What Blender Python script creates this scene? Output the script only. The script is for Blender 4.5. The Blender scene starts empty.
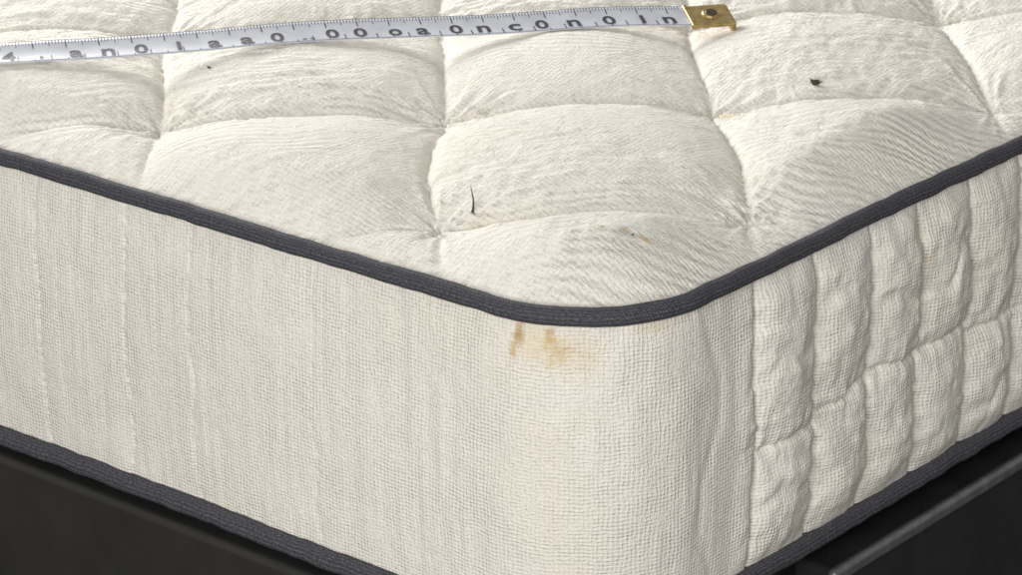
import bpy, bmesh, math
import numpy as np
from mathutils import Matrix, Vector

scene=bpy.context.scene
scene.view_settings.view_transform='Standard'
scene.view_settings.look='None'
scene.view_settings.exposure=0
COL=scene.collection

# ------------------------------------------------ constants (metres)
R=0.10; ZT=0.60; ZB=0.35; W=1.5; D=2.0

# ------------------------------------------------ numpy noise
rng=np.random.RandomState(7)
LAT=rng.rand(16,256,256)*2-1
def vn(x,y,k=0):
    x=np.asarray(x,float)+57.3*k; y=np.asarray(y,float)+31.7*k
    xi=np.floor(x).astype(int); yi=np.floor(y).astype(int)
    fx=x-xi; fy=y-yi
    fx=fx*fx*fx*(fx*(fx*6-15)+10); fy=fy*fy*fy*(fy*(fy*6-15)+10)
    T=LAT[k%16]
    a=T[xi%256,yi%256]; b=T[(xi+1)%256,yi%256]; c=T[xi%256,(yi+1)%256]; d=T[(xi+1)%256,(yi+1)%256]
    return (a*(1-fx)+b*fx)*(1-fy)+(c*(1-fx)+d*fx)*fy
def fbm(x,y,k=0,o=3):
    s=0; a=1; t=0
    for i in range(o):
        s=s+a*vn(x*2**i,y*2**i,k+i); t+=a; a*=.5
    return s/t
def sstep(a,b,x):
    t=np.clip((x-a)/(b-a),0,1); return t*t*(3-2*t)

# ------------------------------------------------ mesh helpers
def mesh_obj(name,verts,faces,mat=None,parent=None,uv=None,smooth=True):
    me=bpy.data.meshes.new(name)
    verts=np.asarray(verts,np.float32); faces=np.asarray(faces,np.int32)
    n=faces.shape[1]
    me.vertices.add(len(verts)); me.vertices.foreach_set("co",verts.ravel())
    me.loops.add(faces.size); me.loops.foreach_set("vertex_index",faces.ravel())
    me.polygons.add(len(faces)); me.polygons.foreach_set("loop_start",np.arange(0,faces.size,n,dtype=np.int32))
    me.update(calc_edges=True)
    if uv is not None:
        l=me.uv_layers.new(name="UVMap")
        l.data.foreach_set("uv",np.asarray(uv,np.float32)[faces.ravel()].ravel())
    me.polygons.foreach_set("use_smooth",np.full(len(faces),smooth))
    me.validate(); me.update()
    o=bpy.data.objects.new(name,me); COL.objects.link(o)
    if mat: me.materials.append(mat)
    if parent: o.parent=parent
    return o
def grid_faces(n,m,closed_i=False,closed_j=False):
    i=np.arange(n if closed_i else n-1); j=np.arange(m if closed_j else m-1)
    I,J=np.meshgrid(i,j,indexing='ij'); I2=(I+1)%n; J2=(J+1)%m
    return np.stack([I*m+J,I2*m+J,I2*m+J2,I*m+J2],-1).reshape(-1,4)
def bm_obj(name,bm,mat,parent=None,smooth=True):
    me=bpy.data.meshes.new(name); bm.to_mesh(me); bm.free()
    for p in me.polygons: p.use_smooth=smooth
    o=bpy.data.objects.new(name,me); COL.objects.link(o); me.materials.append(mat)
    if parent: o.parent=parent
    return o
def empty(name,loc,label,cat):
    o=bpy.data.objects.new(name,None); o.empty_display_size=.05; COL.objects.link(o); o.location=loc
    o["label"]=label; o["category"]=cat
    return o
def attach(o,p):
    o.parent=p; o.matrix_parent_inverse=Matrix.Translation(-Vector(p.location))

# ------------------------------------------------ material helper
class NT:
    def __init__(s,name):
        s.m=bpy.data.materials.new(name); s.m.use_nodes=True; s.t=s.m.node_tree
        s.b=s.t.nodes["Principled BSDF"]
    def n(s,typ,**k):
        x=s.t.nodes.new(typ)
        for a,b in k.items(): setattr(x,a,b)
        return x
    def set(s,sock,v):
        if hasattr(v,'links') or isinstance(v,bpy.types.NodeSocket): s.t.links.new(v,sock)
        else: sock.default_value=v
    def math(s,op,a,b=None,c=None,clamp=False):
        x=s.n('ShaderNodeMath',operation=op); x.use_clamp=clamp
        s.set(x.inputs[0],a)
        if b is not None: s.set(x.inputs[1],b)
        if c is not None: s.set(x.inputs[2],c)
        return x.outputs[0]
    def noise(s,vec,scale,detail=3,rough=.5):
        x=s.n('ShaderNodeTexNoise',noise_dimensions='2D'); s.set(x.inputs['Vector'],vec); x.inputs['Scale'].default_value=scale
        x.inputs['Detail'].default_value=detail; x.inputs['Roughness'].default_value=rough
        return x.outputs['Fac']
    def noise3(s,vec,scale,detail=3,rough=.5):
        x=s.n('ShaderNodeTexNoise'); s.set(x.inputs['Vector'],vec); x.inputs['Scale'].default_value=scale
        x.inputs['Detail'].default_value=detail; x.inputs['Roughness'].default_value=rough
        return x.outputs['Fac']
    def mapr(s,v,a,b,c=0.,d=1.):
        x=s.n('ShaderNodeMapRange',interpolation_type='SMOOTHSTEP'); s.set(x.inputs[0],v)
        for i,q in enumerate((a,b,c,d)): x.inputs[i+1].default_value=q
        return x.outputs[0]
    def mix(s,f,a,b,blend='MIX'):
        x=s.n('ShaderNodeMix',data_type='RGBA',blend_type=blend)
        s.set(x.inputs[0],f); s.set(x.inputs[6],a); s.set(x.inputs[7],b)
        return x.outputs[2]
    def bump(s,h,dist=1.,strength=1.):
        x=s.n('ShaderNodeBump'); x.inputs['Strength'].default_value=strength; x.inputs['Distance'].default_value=dist
        s.set(x.inputs['Height'],h); s.t.links.new(x.outputs[0],s.b.inputs['Normal'])
    def sepuv(s):
        u=s.n('ShaderNodeUVMap'); x=s.n('ShaderNodeSeparateXYZ'); s.t.links.new(u.outputs[0],x.inputs[0])
        return u.outputs[0],x.outputs[0],x.outputs[1]
    def smap(s,vec,sc):
        x=s.n('ShaderNodeMapping'); s.set(x.inputs[0],vec); x.inputs['Scale'].default_value=sc
        return x.outputs[0]

TAU=2*math.pi
def fabric(name,kind,stains):
    M=NT(name); uv,u,v=M.sepuv()
    b=M.b; b.inputs['Roughness'].default_value=.92; b.inputs['Specular IOR Level'].default_value=.15
    top=kind=='top'
    wa=.006 if top else .0042
    w1=M.math('MULTIPLY',M.math('SUBTRACT',M.noise(uv,36,2),.5),wa)
    w2=M.math('MULTIPLY',M.math('SUBTRACT',M.noise(M.smap(uv,(1.3,.8,1)),32,2),.5),wa)
    uu=M.math('ADD',u,w1); vv=M.math('ADD',v,w2)
    pu,pv=(.0034,.0031) if not top else (.0044,.0044)
    su=M.math('SINE',M.math('MULTIPLY',uu,TAU/pu)); sv=M.math('SINE',M.math('MULTIPLY',vv,TAU/pv))
    weave=M.math('ADD',M.math('MULTIPLY',su,.5),M.math('MULTIPLY',sv,.5))
    amp=M.mapr(M.noise(uv,22,3,.65),.3,.7,.5,1.15)
    weave=M.math('MULTIPLY',weave,amp)
    sl1=M.noise(M.smap(uv,(1,5,1)),190,1); sl2=M.noise(M.smap(uv,(5,1,1)),190,1)
    slub=M.math('SUBTRACT',M.math('ADD',sl1,sl2),1.)
    fine=M.math('SUBTRACT',M.noise(uv,620,2,.6),.5)
    h=M.math('MULTIPLY',weave,.00033 if not top else .00036)
    h=M.math('ADD',h,M.math('MULTIPLY',slub,.0009 if top else .00060))
    h=M.math('ADD',h,M.math('MULTIPLY',fine,.0007 if top else .00055))
    if top:
        q=M.math('SUBTRACT',M.math('MULTIPLY',v,.74),M.math('MULTIPLY',u,.67))
        ph=M.math('MULTIPLY',q,TAU/.0110)
        ph=M.math('ADD',ph,M.math('MULTIPLY',M.noise(uv,9,1,.4),34.))
        ph=M.math('ADD',ph,M.math('MULTIPLY',M.noise(uv,70,2),2.5))
        wave=M.math('SINE',ph)
        wam=M.mapr(M.noise(M.smap(uv,(1,1.2,1)),8,2),.38,.60,.15,1.)
        h=M.math('ADD',h,M.math('MULTIPLY',M.math('MULTIPLY',wave,wam),.00060))
    M.bump(h)
    base=M.mix(M.mapr(M.noise(uv,6,3,.6),.3,.7),(.88,.852,.785,1),(.85,.817,.738,1))
    gap=M.mapr(M.math('ADD',weave,M.math('MULTIPLY',slub,1.5)),-1.1,.3,1.,0.)
    base=M.mix(M.math('MULTIPLY',gap,.38 if top else .45),base,(.62,.57,.475,1))
    fl=M.mapr(M.noise(M.smap(uv,(3,1,1)),420,1,.7),.76,.83)
    base=M.mix(M.math('MULTIPLY',fl,.35),base,(.36,.30,.22,1))
    sn=M.math('SUBTRACT',M.noise(uv,150,4,.7),.5)
    for (cu,cv,ru,rv,col,st,rag) in stains:
        dx=M.math('DIVIDE',M.math('SUBTRACT',u,cu),ru); dy=M.math('DIVIDE',M.math('SUBTRACT',v,cv),rv)
        dd=M.math('SQRT',M.math('ADD',M.math('MULTIPLY',dx,dx),M.math('MULTIPLY',dy,dy)))
        f=M.mapr(M.math('MULTIPLY_ADD',sn,rag,dd),.15,1.,1.,0.)
        base=M.mix(M.math('MULTIPLY',f,st),base,col)
    M.t.links.new(base,b.inputs['Base Color'])
    return M.m

BR=(.43,.25,.07,1); OR=(.60,.385,.13,1); YL=(.76,.64,.42,1)
side_mat=fabric("side_fabric","side",[
 (-.066,.577,.024,.024,YL,.55,.9),(-.040,.572,.030,.026,YL,.45,.9),
 (-.0785,.584,.0055,.0150,BR,.75,1.3),(-.083,.571,.004,.012,OR,.65,1.3),
 (-.057,.583,.006,.010,OR,.65,1.4),(-.050,.573,.013,.012,OR,.42,1.6),(-.055,.589,.003,.005,BR,.5,1.2),
 (.02,.588,.03,.006,YL,.4,1.),(.36,.545,.006,.004,YL,.6,1.),(.47,.55,.005,.005,OR,.35,1.),(.22,.50,.003,.003,OR,.4,1.)])
top_mat=fabric("top_fabric","top",[
 (-.062,.098,.006,.006,BR,.65,1.3),(-.048,.106,.009,.004,OR,.6,1.3),(-.074,.088,.004,.003,OR,.65,1.2),
 (-.203,.425,.010,.006,OR,.6,1.3),
 (-.203,.425,.03,.02,YL,.35,1.),(-.19,.09,.02,.02,YL,.25,1.),
 (-.33,.16,.003,.002,BR,.6,1.),(-.25,.29,.003,.002,BR,.5,1.),(-.12,.33,.003,.003,BR,.6,1.),
 (-.42,.10,.003,.002,BR,.5,1.)])

def piping_mat():
    M=NT("piping_tape"); uv,u,v=M.sepuv(); b=M.b
    b.inputs['Roughness'].default_value=.8; b.inputs['Specular IOR Level'].default_value=.2
    ph=M.math('ADD',M.math('MULTIPLY',v,TAU/.0030),M.math('MULTIPLY',M.noise(uv,60,2),2.))
    r1=M.math('SINE',ph)
    r2=M.math('SINE',M.math('MULTIPLY',M.math('ADD',u,M.math('MULTIPLY',v,.5)),TAU/.0024))
    h=M.math('ADD',M.math('MULTIPLY',r1,.00026),M.math('MULTIPLY',r2,.00022))
    h=M.math('ADD',h,M.math('MULTIPLY',M.noise(M.smap(uv,(1,3,1)),420,2),.0010))
    M.bump(h)
    n=M.noise(M.smap(uv,(1,3,1)),330,3,.7)
    c=M.mix(M.mapr(n,.3,.72),(.050,.050,.060,1),(.150,.147,.166,1))
    c=M.mix(M.mapr(r1,-1,.1,.5,0.),c,(.032,.032,.040,1))
    M.t.links.new(c,b.inputs['Base Color']); return M.m
pip_mat=piping_mat()

def simple(name,c1,c2,scale,rough=.5,metal=0.,bumpamt=0.,bscale=400,spec=.5):
    M=NT(name); tc=M.n('ShaderNodeTexCoord').outputs['Object']; b=M.b
    M.t.links.new(M.mix(M.mapr(M.noise3(tc,scale,4,.6),.3,.7),c1,c2),b.inputs['Base Color'])
    M.t.links.new(M.mapr(M.noise3(tc,scale*2.3,3,.6),.3,.7,rough-.06,rough+.08),b.inputs['Roughness'])
    b.inputs['Metallic'].default_value=metal; b.inputs['Specular IOR Level'].default_value=spec
    if bumpamt: M.bump(M.math('MULTIPLY',M.noise3(tc,bscale,3,.6),bumpamt))
    return M.m
frame_mat=simple("charcoal_frame",(.023,.0225,.022,1),(.028,.027,.026,1),12,.46,0,.0002,900,.4)
black_mat=simple("black_void_board",(.006,.006,.006,1),(.010,.010,.010,1),20,.8)
metal_mat=simple("dark_coated_steel",(.016,.016,.017,1),(.022,.022,.024,1),15,.27,.0,.00008,700,.8)
highlight_mat=simple("painted_rail_highlight",(.10,.10,.105,1),(.16,.16,.165,1),60,.34,.3,.0001,700,.7)  # pale grey standing in for the highlight on the side rail
brass_mat=simple("aged_brass",(.56,.42,.17,1),(.34,.24,.09,1),160,.36,.75,.0002,600)
darkmet_mat=simple("dark_rivet",(.05,.04,.03,1),(.09,.07,.05,1),200,.45,.6)
tape_mat=simple("tape_enamel",(.64,.66,.71,1),(.54,.56,.62,1),40,.38,0,.00005,500)
ink_mat=simple("tape_ink",(.020,.022,.035,1),(.05,.05,.07,1),300,.5)
speck_mat=simple("dark_debris",(.030,.018,.012,1),(.07,.04,.025,1),400,.6)
floor_mat=simple("floor_dark",(.03,.028,.026,1),(.045,.04,.036,1),4,.6)

# ------------------------------------------------ mattress top height field
EU=np.array([.166,.163]); EV=np.array([-.172,.197]); N0=np.array([-.383,.264])
INV=np.linalg.inv(np.array([EU,EV]).T)
def edged(x,y):
    d=np.minimum(np.minimum(-x,y),np.minimum(W+x,D-y))
    def cr(cx,cy,mask,d):
        return np.where(mask,R-np.hypot(x-cx,y-cy),d)
    d=cr(-R,R,(x>-R)&(y<R),d); d=cr(-W+R,R,(x<-W+R)&(y<R),d)
    d=cr(-R,D-R,(x>-R)&(y>D-R),d); d=cr(-W+R,D-R,(x<-W+R)&(y>D-R),d)
    return d
def quilt_ab(x,y):
    wx=x+.009*vn(x*7,y*7,3)+.0015*vn(x*40,y*40,5); wy=y+.009*vn(x*7,y*7,4)+.0015*vn(x*40,y*40,6)
    a=INV[0,0]*(wx-N0[0])+INV[0,1]*(wy-N0[1]); b=INV[1,0]*(wx-N0[0])+INV[1,1]*(wy-N0[1])
    return a,b
def H(x,y,detail=True):
    d=np.clip(edged(x,y),0,None)
    e1=1-np.exp(-d/.022); e2=sstep(0,.075,d)**.8
    a,b=quilt_ab(x,y)
    sa=np.abs(np.sin(np.pi*a)); sb=np.abs(np.sin(np.pi*b))
    ra=np.abs(a-np.round(a))*.233; rb=np.abs(b-np.round(b))*.26
    nd=np.hypot(ra,rb)
    puff=(sa*sb+1e-9)**.60
    vary=1+.15*vn(np.floor(a)*2.3,np.floor(b)*1.7,9)
    h=.009*e1+e2*(.0240*vary*puff+.009*(1-np.exp(-(nd/.05)**2)))
    h=h-e2*.0017*(np.exp(-(ra/.0040)**2)+np.exp(-(rb/.0040)**2))
    h=h+e2*.0022*fbm(x*14,y*14,1)
    if detail:
        al,bl=a*.233,b*.26
        env=.25+.75*e2
        na=fbm(bl*95+3*vn(al*20,bl*20,2),al*22,7,2); nb=fbm(al*95+3*vn(al*20,bl*20,9),bl*22,8,2)
        h=h+env*.0027*na*np.exp(-ra/.026)*(.3+.7*sstep(-.3,.4,vn(x*11,y*11,12)))
        h=h+env*.0027*nb*np.exp(-rb/.026)*(.3+.7*sstep(-.3,.4,vn(x*11,y*11,13)))
        ang=np.arctan2(rb+1e-6,ra+1e-6)
        h=h+e2*.0024*vn(ang*9+np.round(a)*3.1,nd*22+np.round(b)*5.3,10)*np.exp(-nd/.05)
        h=h+.0017*fbm((x+y)*20,(x-y)*80,11,3)*env*sstep(-.1,.5,vn(x*6,y*6,14))
        h=h+.0010*fbm((x*.9+y*.4)*90,(x*.4-y*.9)*28,6,3)*env*sstep(-.2,.5,vn(x*7,y*7,3))
        h=h+.0005*fbm(x*120,y*120,4,2)
        gd=np.exp(-d/.018)
        h=h+.0012*gd*vn((x+y)*85,(x-y)*85,5)*sstep(0,.004,d)
    return ZT+h

def coords(a,b,step_f,step_c,split):
    n=int(abs(split-a)/step_f); m=int(abs(b-split)/step_c)
    return np.concatenate([np.linspace(a,split,n,endpoint=False),np.linspace(split,b,m+1)])
xs=coords(0,-W,.00165,.007,-1.0); ys=coords(0,D,.00165,.007,1.0)
X,Y=np.meshgrid(xs,ys,indexing='ij')
inside=edged(X,Y)>=-1e-9
def clampc(X,Y,cx,cy,mask):
    r=np.hypot(X-cx,Y-cy); k=np.where(mask&(r>R),R/np.maximum(r,1e-9),1.)
    return cx+(X-cx)*k, cy+(Y-cy)*k
m1=(X>-R)&(Y<R); m2=(X<-W+R)&(Y<R); m3=(X>-R)&(Y>D-R); m4=(X<-W+R)&(Y>D-R)
for m,cx,cy in((m1,-R,R),(m2,-W+R,R),(m3,-R,D-R),(m4,-W+R,D-R)):
    X2,Y2=clampc(X,Y,cx,cy,m); X=np.where(m,X2,X); Y=np.where(m,Y2,Y)
Z=H(X,Y)
n,m=X.shape
F=grid_faces(n,m)
ins=inside.ravel()
F=F[ins[F].any(1)]
F=F[:,::-1]
used=np.unique(F); remap=-np.ones(n*m,int); remap[used]=np.arange(len(used))
V=np.stack([X,Y,Z],-1).reshape(-1,3)[used]; F=remap[F]
mat_root=empty("mattress",(-W/2,D/2,ZB-.008),"cream quilted mattress with charcoal piping and small brown stains","mattress")
top=mesh_obj("top_panel",V,F,top_mat,None,V[:,:2]); attach(top,mat_root)
top["label"]="diamond-quilted cream knit top with wavy pattern and specks"

# ------------------------------------------------ perimeter path
def perimeter(fine,coarse):
    P=[]
    def line(p,q,nx,ny,u0,u1,segs):
        tot=math.hypot(q[0]-p[0],q[1]-p[1])
        ts=[]
        for a,b,st in segs:
            k=max(1,int(abs(b-a)/st)); ts+=list(np.linspace(a,b,k,endpoint=False))
        for t in ts:
            f=t/tot; P.append((p[0]+(q[0]-p[0])*f,p[1]+(q[1]-p[1])*f,nx,ny,u0+(u1-u0)*f))
    def arc(cx,cy,a0,u0,st):
        k=int(R*math.pi/2/st)
        for i in range(k):
            a=a0+math.pi/2*i/k; P.append((cx+R*math.cos(a),cy+R*math.sin(a),math.cos(a),math.sin(a),u0+R*math.pi/2*i/k))
    A=R*math.pi/2
    L1=W-2*R; L2=D-2*R
    fl=L1-1.0+R
    line((-W+R,0),(-R,0),0,-1,-R-L1,-R,[(0,fl,coarse),(fl,L1,fine)])
    arc(-R,R,-math.pi/2,-R,fine)
    u=-R+A
    line((0,R),(0,D-R),1,0,u,u+L2,[(0,1.1,fine),(1.1,L2,coarse)]); u+=L2
    arc(-R,D-R,0,u,coarse/2); u+=A
    line((-R,D),(-W+R,D),0,1,u,u+L1,[(0,L1,coarse)]); u+=L1
    arc(-W+R,D-R,math.pi/2,u,coarse/2); u+=A
    line((-W,D-R),(-W,R),-1,0,u,u+L2,[(0,L2,coarse)]); u+=L2
    arc(-W+R,R,math.pi,u,coarse/2)
    return np.array(P)
P=perimeter(.0017,.01)
UQ=-R+R*math.pi/2
seam_y=np.array([-.6,.105,.174,.252,.326,.398,.473,.547,.622,.695,.770,.85,.93,1.01,1.1,3.])
seam_i=np.array([0,0,1,2,3,4,5,6,7,8,9,10,11,12,13,38.])
def side_off(u,z):
    t=(z-ZB)/(ZT-ZB)
    env=np.clip(np.minimum(t,1-t)/.05,0,1)**.5
    o=.006*(np.clip(4*t*(1-t),0,1))**.6
    y=u-UQ+R
    left=1-sstep(.10,.19,y)
    o=o+left*env*(.0011*vn(u*12,z*3,1)+.0017*fbm(u*9,z*11,2)+.0004*vn(u*80,z*12,3)+.0004*vn(u*170,z*20,4)+.0005*fbm(u*55,z*45,7))
    for k,uk in enumerate([-.95,-.80,-.70,-.579,-.478,-.405,-.275,-.16]):
        uw=uk+.003*vn(z*30,0*z+k,4)+.012*(z-.5)*(.5-k%2)
        dash=sstep(-.35,.3,vn(z*260,0*z+k*3.7,5))
        prom=[.5,.7,.6,1,1,.8,.6,.3][k]
        o=o-prom*.0017*np.exp(-((u-uw)/.0017)**2)*(.2+.8*dash)*env-prom*.0005*np.exp(-((u-uw)/.008)**2)*env
    o=o-.0012*np.exp(-((y-.118-.012*vn(z*12,z*0,6))/.006)**2)*env
    q=sstep(.145,.182,y)
    envq=sstep(0,.13,np.minimum(t,1-t))**.6
    yw=y+.0045*vn(y*14,z*20,7)+.0015*vn(y*50,z*60,8)
    c=np.interp(yw,seam_y,seam_i); zw=z+.005*vn(y*16,z*10,9)
    zs=.462+.006*vn(np.floor(c)*1.7,0*z,10)
    r=np.where(zw<zs,(zw-ZB)/(zs-ZB),1+(zw-zs)/(ZT-zs)); r=np.clip(r,0,2)
    pu=np.abs(np.sin(np.pi*c)); pv=np.abs(np.sin(np.pi*r))
    cell=np.floor(c)+7*np.floor(r)
    tz=.5+.12*vn(cell*1.3,cell*0,11)
    has=sstep(-.2,.2,vn(cell*2.1,cell*0,12))
    fr=r-np.floor(r)
    tuck=has*np.exp(-((fr-tz+.15*vn(y*40,z*0,3))/.06)**2)
    o=o+q*envq*(.0138*pu**.62*(.25+.75*pv**.5)-.0030*tuck*pu**.5-.002)
    dc=np.abs(c-np.round(c))*.074; dr=np.abs(r-np.round(r))*.12
    o=o+q*envq*(.0028*fbm(z*90,y*22,13,2)*np.exp(-dc/.015)+.0028*fbm(y*95,z*22,14,2)*np.exp(-dr/.020))
    o=o+q*envq*(.0029*fbm((y*.6+z)*40,(y-z)*22,15,3)*pu**.5+.0010*fbm(y*110,z*70,2,2))
    o=o-q*.0018*np.exp(-(dc/.0025)**2)*env-q*.0014*np.exp(-(dr/.0025)**2)*env*envq
    o=o+.0010*env*vn(u*70,z*40,2)*np.exp(-(1-t)/.09)
    return o
zs_=np.linspace(ZB,ZT,150)
UU,ZZ=np.meshgrid(P[:,4],zs_,indexing='ij')
O=side_off(UU,ZZ)
VX=P[:,0][:,None]+P[:,2][:,None]*O; VY=P[:,1][:,None]+P[:,3][:,None]*O
V=np.stack([VX,VY,ZZ],-1).reshape(-1,3)
uv=np.stack([UU,ZZ],-1).reshape(-1,2)
F=grid_faces(len(P),len(zs_),closed_i=True)
side=mesh_obj("side_panel",V,F,side_mat,None,uv); attach(side,mat_root)
side["label"]="cream woven border, smooth then pocket-quilted, with brown stain"

bm=bmesh.new(); Pb=perimeter(.01,.03)
vs=[bm.verts.new((p[0],p[1],ZB-.002)) for p in Pb]; f=bm.faces.new(vs[::-1])
bot=bm_obj("bottom_panel",bm,black_mat,None,False); attach(bot,mat_root)

def piping(name,z0,hh,hw,k):
    Pp=perimeter(.002,.012); ns=20
    th=np.linspace(0,TAU,ns,endpoint=False)
    ex=.8
    cx=np.sign(np.cos(th))*np.abs(np.cos(th))**ex*hw; cz=np.sign(np.sin(th))*np.abs(np.sin(th))**ex*hh
    u=Pp[:,4][:,None]; wob=.0007*vn(u*9,0*u,k)+.0005*vn(u*70,0*u,k+1); out=.0007*vn(u*9,0*u,k+2)+.0005*vn(u*80,0*u,k+3)
    sc=1+.06*vn(u*40,th[None,:]*1.,k+4)
    rr=.0030+out+cx[None]*sc
    X=Pp[:,0][:,None]+Pp[:,2][:,None]*rr; Y=Pp[:,1][:,None]+Pp[:,3][:,None]*rr
    Zp=z0+wob+cz[None]*sc
    V=np.stack([X,Y,Zp],-1).reshape(-1,3)
    tt=np.where(th>math.pi,th-TAU,th)
    arcv=np.broadcast_to(tt[None]*.0075,X.shape); uv=np.stack([np.broadcast_to(u,X.shape),arcv],-1).reshape(-1,2)
    F=grid_faces(len(Pp),ns,True,True)
    o=mesh_obj(name,V,F,pip_mat,None,uv); attach(o,mat_root); return o
piping("piping",ZT+.001,.0070,.0056,1)
piping("piping",ZB,.0086,.0068,6)

# ------------------------------------------------ tape measure
A=np.array([-.714,.088]); B=np.array([-.352,.571]); Ltot=float(np.linalg.norm(B-A)); S0=-.09
dr=np.array([*(B-A)/Ltot,0.]); back=np.array([-dr[1],dr[0],0.])
TW=.034; tilt=math.radians(14)
wd=back*math.cos(tilt)+np.array([0,0,1])*math.sin(tilt); nn=np.cross(dr,wd)
S=np.linspace(S0,Ltot+.05,400)
cl=np.max([H(A[0]+dr[0]*S+back[0]*o,A[1]+dr[1]*S+back[1]*o,True) for o in (-.017,-.01,0)],axis=0)
step=S[1]-S[0]
def envl(z,win):
    k=int(win/step); out=z.copy()
    for i in range(len(z)):
        out[i]=z[max(0,i-k):i+k+1].max()
    ker=np.ones(2*k+1)/(2*k+1)
    return np.convolve(np.pad(out,k,mode='edge'),ker,'valid')
zc=envl(cl,.07)+.001
zlow=zc+.0005
def TP(s,t,off=0.):
    z=np.interp(s,S,zlow)
    curv=.0016*(1-(2*t)**2)*-1
    p=np.array([A[0],A[1],0])+dr*s+np.array([0,0,1])*z+wd*((t+.5)*TW)-back*(TW*.5)+nn*(off+curv)
    return p
ST=np.linspace(S0,Ltot+.012,260); TT=np.linspace(-.5,.5,9)
tape_root=empty("tape_measure",tuple(TP(Ltot/2,0)),"white metal measuring tape with brass end clip lying on mattress","tape measure")
Vt=np.array([TP(s_,t_) for s_ in ST for t_ in TT])
blade=mesh_obj("tape_blade",Vt,grid_faces(len(ST),len(TT)),tape_mat)
md=blade.modifiers.new("thick",'SOLIDIFY'); md.thickness=.0007; md.offset=-1 
attach(blade,tape_root)
tv=[];tf=[]
def quad(s0,s1,t0,t1):
    i=len(tv)
    n_=4
    for k in range(n_+1):
        t=t0+(t1-t0)*k/n_
        tv.append(TP(s0,t,.00035)); tv.append(TP(s1,t,.00035))
    for k in range(n_):
        tf.append((i+2*k,i+2*k+1,i+2*k+3,i+2*k+2))
k=0; s_=S0+.004; pitch=.0028
while s_<Ltot-.006:
    ln=.30 if k%10==0 else (.22 if k%5==0 else .13)
    wdt=.0009 if k%10==0 else .0006
    quad(s_-wdt/2,s_+wdt/2,.48-ln,.48)
    if k%10==5: quad(s_-.0005,s_+.0005,-.48,-.18)
    elif k%5==0: quad(s_-.0004,s_+.0004,-.48,-.34)
    s_+=pitch;k+=1
ns_=120
for t0,t1 in ((-.487,-.468),(.472,.488)):
    for i in range(ns_):
        a_=S0+.004+(Ltot-S0-.006)*i/ns_; b_=S0+.004+(Ltot-S0-.006)*(i+1)/ns_
        quad(a_,b_,t0,t1)
ticks=mesh_obj("tick_marks",tv,tf,ink_mat); attach(ticks,tape_root)
def glyph(ch):
    cu=bpy.data.curves.new("g",'FONT'); cu.body=ch; cu.resolution_u=4; cu.offset=.02
    o=bpy.data.objects.new("g",cu); COL.objects.link(o)
    dg=bpy.context.evaluated_depsgraph_get(); dg.update()
    me=bpy.data.meshes.new_from_object(o.evaluated_get(dg))
    bm=bmesh.new(); bm.from_mesh(me); bmesh.ops.triangulate(bm,faces=bm.faces[:])
    vs=np.array([v.co[:2] for v in bm.verts]); fs=[tuple(v.index for v in f.verts) for f in bm.faces]
    bm.free(); bpy.data.objects.remove(o); bpy.data.curves.remove(cu); bpy.data.meshes.remove(me)
    return vs,fs
cache={}
marks=[(-40,'a'),(5,'4'),(36,','),(70,'a'),(101,'n'),(133,'0'),(170,'1'),(205,'a'),(237,'a'),(267,'0'),(297,'..'),(322,'0'),(350,'0'),(385,'o'),(413,'a'),(447,'0'),(475,'n'),(507,'c'),(535,'0'),(568,'n'),(605,'0'),(640,'1'),(668,'n')]
gv=[];gf=[]
for px,ch in marks:
    if ch not in cache: cache[ch]=glyph(ch)
    vs,fs=cache[ch]
    mn=vs.min(0); mx=vs.max(0); c=(mn+mx)/2
    cs=px/690*Ltot
    hgt=.0155 if ch in '0418' else .0125
    wid=.0115 if ch not in ('1',',') else .0035
    if ch=='..': hgt=.002
    if ch==',': hgt=.005
    sx=wid/(mx[0]-mn[0]); sy=hgt/(mx[1]-mn[1])
    i=len(gv); basel=-.36*TW
    for v in vs:
        gv.append(TP(cs+(v[0]-c[0])*sx,(basel+(v[1]-mn[1])*sy)/TW,.0004))
    for f in fs: gf.append(tuple(i+q for q in f))
nums=mesh_obj("printed_numerals",gv,gf,ink_mat,smooth=False); attach(nums,tape_root); nums["kind"]="stuff"
def frame_matrix(s,t):
    o=TP(s,t); M=Matrix.Identity(4)
    for r_ in range(3):
        M[r_][0]=dr[r_]; M[r_][1]=wd[r_]; M[r_][2]=nn[r_]; M[r_][3]=o[r_]
    return M
def box_bm(x0,x1,y0,y1,z0,z1,bev,seg=3):
    bm=bmesh.new(); bmesh.ops.create_cube(bm,size=1)
    for v in bm.verts:
        v.co=Vector(((x0+x1)/2+v.co.x*(x1-x0),(y0+y1)/2+v.co.y*(y1-y0),(z0+z1)/2+v.co.z*(z1-z0)))
    bmesh.ops.bevel(bm,geom=bm.edges[:],offset=bev,segments=seg,profile=.5,affect='EDGES')
    return bm
CM=frame_matrix(Ltot+.02,0)
bm=box_bm(-.0200,.0185,-.0175,.0175,-.0008,.0030,.0012)
for args in ((.0170,.0200,-.0165,.0165,-.0085,.0022,.0008),(-.0215,-.0165,-.0185,.0185,-.0012,.0042,.0014)):
    b2=box_bm(*args); me=bpy.data.meshes.new("t"); b2.to_mesh(me); b2.free(); bm.from_mesh(me); bpy.data.meshes.remove(me)
bm.transform(CM); clip=bm_obj("end_clip",bm,brass_mat,None,True); attach(clip,tape_root)
clip.modifiers.new("wn",'WEIGHTED_NORMAL')
bm=bmesh.new(); bmesh.ops.create_cone(bm,cap_ends=True,segments=28,radius1=.0085,radius2=.0074,depth=.0016,matrix=Matrix.Translation((.001,.001,.0036)))
bm.transform(CM); rv=bm_obj("rivet",bm,brass_mat,None,False); rv.parent=clip
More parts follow.
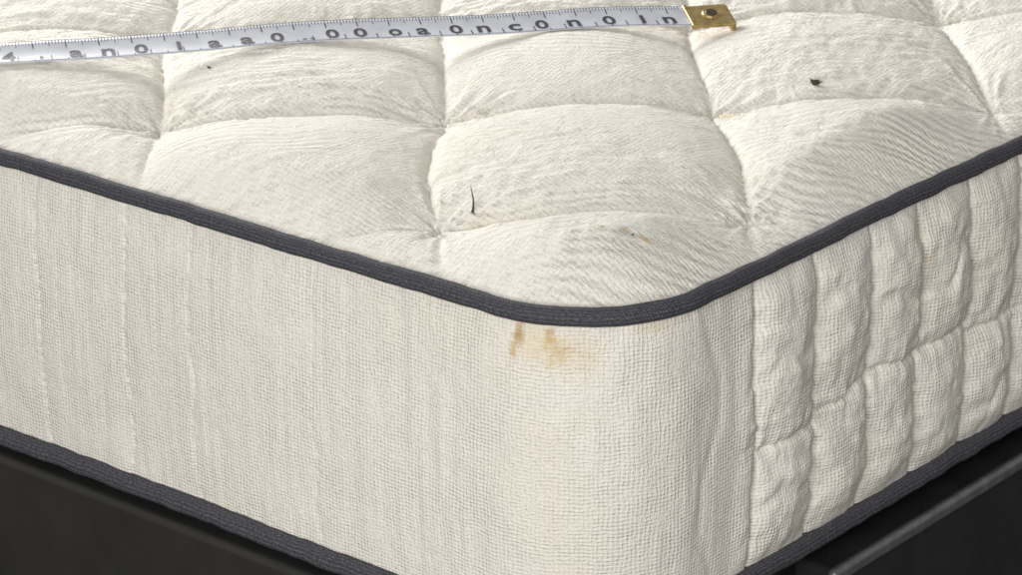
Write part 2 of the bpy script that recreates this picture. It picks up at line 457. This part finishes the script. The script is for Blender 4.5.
bm=bmesh.new(); bmesh.ops.create_cone(bm,cap_ends=True,segments=24,radius1=.0055,radius2=.0048,depth=.0010,matrix=Matrix.Translation((.001,.001,.0048)))
bm.transform(CM); rh=bm_obj("rivet_hole",bm,darkmet_mat,None,False); rh.parent=clip

# ------------------------------------------------ debris
def h1(x,y): return float(H(np.array([x]),np.array([y]))[0])
def chip(name,x,y,size,label,seed,flat=.35,ang=0.):
    rg=np.random.RandomState(seed); bm=bmesh.new(); bmesh.ops.create_icosphere(bm,subdivisions=2,radius=size)
    for v in bm.verts:
        k=1+.35*rg.randn()*.6
        v.co=Vector((v.co.x*1.3*k,v.co.y*.75*k,v.co.z*flat*k))
        v.co.z+=v.co.x*v.co.x/size*.35
    bm.transform(Matrix.Translation((x,y,h1(x,y)+size*flat*.7))@Matrix.Rotation(ang,4,'Z')@Matrix.Rotation(.25,4,'Y'))
    o=bm_obj(name,bm,speck_mat,None,False); o["label"]=label; o["category"]="debris"; return o
chip("debris_speck",-.173,.507,.0036,"tiny dark brown crumb lying on quilted mattress top",3,.65,.7)
chip("debris_speck",-.585,.203,.0016,"minute brown grain near a quilting seam",9,.4,.3)
chip("debris_speck",-.055,.100,.0010,"minute brown grain beside light stain",7,.45,.2)
def tube(name,pts,rad,mat,label=None):
    pts=np.array(pts,float); n=len(pts); ns=6; V=[]
    for i,p in enumerate(pts):
        t=pts[min(i+1,n-1)]-pts[max(i-1,0)]; t/=np.linalg.norm(t)
        a=np.cross(t,[.3,.9,.1]); a/=np.linalg.norm(a); b=np.cross(t,a); r_=rad*(1-.75*i/(n-1))
        for k in range(ns):
            q=TAU*k/ns; V.append(p+r_*(a*math.cos(q)+b*math.sin(q)))
    return mesh_obj(name,V,grid_faces(n,ns,False,True),mat)
bx,by=-.207,.101; bz=h1(bx,by)
pts=[(bx+.0015*math.sin(i*.4)-.0012*i*.3,by+.0008*i*.4,bz-.001+.0195*i/9) for i in range(10)]
o=tube("stray_bristle",pts,.0010,speck_mat); o["label"]="thin dark bristle standing up from mattress seam"; o["category"]="bristle"
pts=[(bx+.0005*i,by-.0004*i,bz+.0006+.0002*math.sin(i)) for i in range(9)]
o2=tube("bristle_stub",pts,.0013,speck_mat); o2.parent=o

# ------------------------------------------------ bed frame
fr=empty("bed_frame",(-W/2,D/2,0),"charcoal platform bed frame under the mattress","bed frame")
def part(name,x0,x1,y0,y1,z0,z1,bev,mat,label=None,seg=5):
    o=bm_obj(name,box_bm(x0,x1,y0,y1,z0,z1,bev,seg),mat,None,True); attach(o,fr)
    o.modifiers.new("wn",'WEIGHTED_NORMAL')
    if label: o["label"]=label
    return o
part("platform",-W+.03,-.032,.03,D-.03,.27,ZB-.0095,.003,black_mat)
part("end_rail",-W-.01,-.030,-.012,.024,.10,.3340,.007,frame_mat,"smooth charcoal upholstered end rail")
part("side_rail",-.020,.020,.268,D+.01,.20,.3250,.006,metal_mat,"dark coated steel side rail with rounded edge",6)
part("rail_highlight",.0165,.0255,.263,D+.012,.3150,.3275,.0040,highlight_mat,"pale grey strip painting the highlight along the rail edge",6)  # added pale strip: paints the highlight on the rail's outer top edge
part("side_rail",-W-.028,-W+.02,.268,D+.01,.20,.3190,.008,metal_mat,None,8)
for x in (-W+.08,-.12):
    for y in (.09,D-.12):
        part("leg",x-.025,x+.025,y-.025,y+.025,.004,.268,.004,metal_mat)

bm=bmesh.new(); bmesh.ops.create_grid(bm,x_segments=1,y_segments=1,size=6)
fl=bm_obj("floor",bm,floor_mat,None,False); fl["kind"]="structure"

# ------------------------------------------------ light
w=bpy.data.worlds.new("World"); scene.world=w; w.use_nodes=True
bg=w.node_tree.nodes["Background"]; bg.inputs[0].default_value=(1,.99,.975,1); bg.inputs[1].default_value=.40
def area(name,loc,target,size,sy,energy,col):
    l=bpy.data.lights.new(name,'AREA'); l.shape='RECTANGLE'; l.size=size; l.size_y=sy; l.energy=energy; l.color=col
    o=bpy.data.objects.new(name,l); COL.objects.link(o); o.location=loc
    d=Vector(target)-Vector(loc); o.rotation_euler=d.to_track_quat('-Z','Y').to_euler(); return o
area("window_light",(-2.8,1.1,1.66),(-.2,.3,.55),1.4,1.0,112,(1,.985,.96))
area("soft_light",(1.15,-2.6,1.5),(-.1,.1,.45),1.4,1.1,76,(1,.98,.95))

# ------------------------------------------------ camera
yaw,pitch,fpx=.68849,.366546,math.exp(8.024881)
h_=Vector((-math.sin(yaw),math.cos(yaw),0)); rr_=Vector((math.cos(yaw),math.sin(yaw),0)); zz=Vector((0,0,1))
Fv=h_*math.cos(pitch)-zz*math.sin(pitch); Uv=h_*math.sin(pitch)+zz*math.cos(pitch)
cd=bpy.data.cameras.new("camera"); co=bpy.data.objects.new("camera",cd); COL.objects.link(co)
Mx=Matrix.Identity(4)
for i in range(3): Mx[i][0]=rr_[i]; Mx[i][1]=Uv[i]; Mx[i][2]=-Fv[i]; Mx[i][3]=(1.191434,-1.552836,1.388352)[i]
co.matrix_world=Mx; cd.sensor_width=36; cd.lens=fpx/1022*36; cd.clip_end=100; cd.clip_start=.05
cd.dof.use_dof=True; cd.dof.focus_distance=2.3; cd.dof.aperture_fstop=25
scene.camera=co
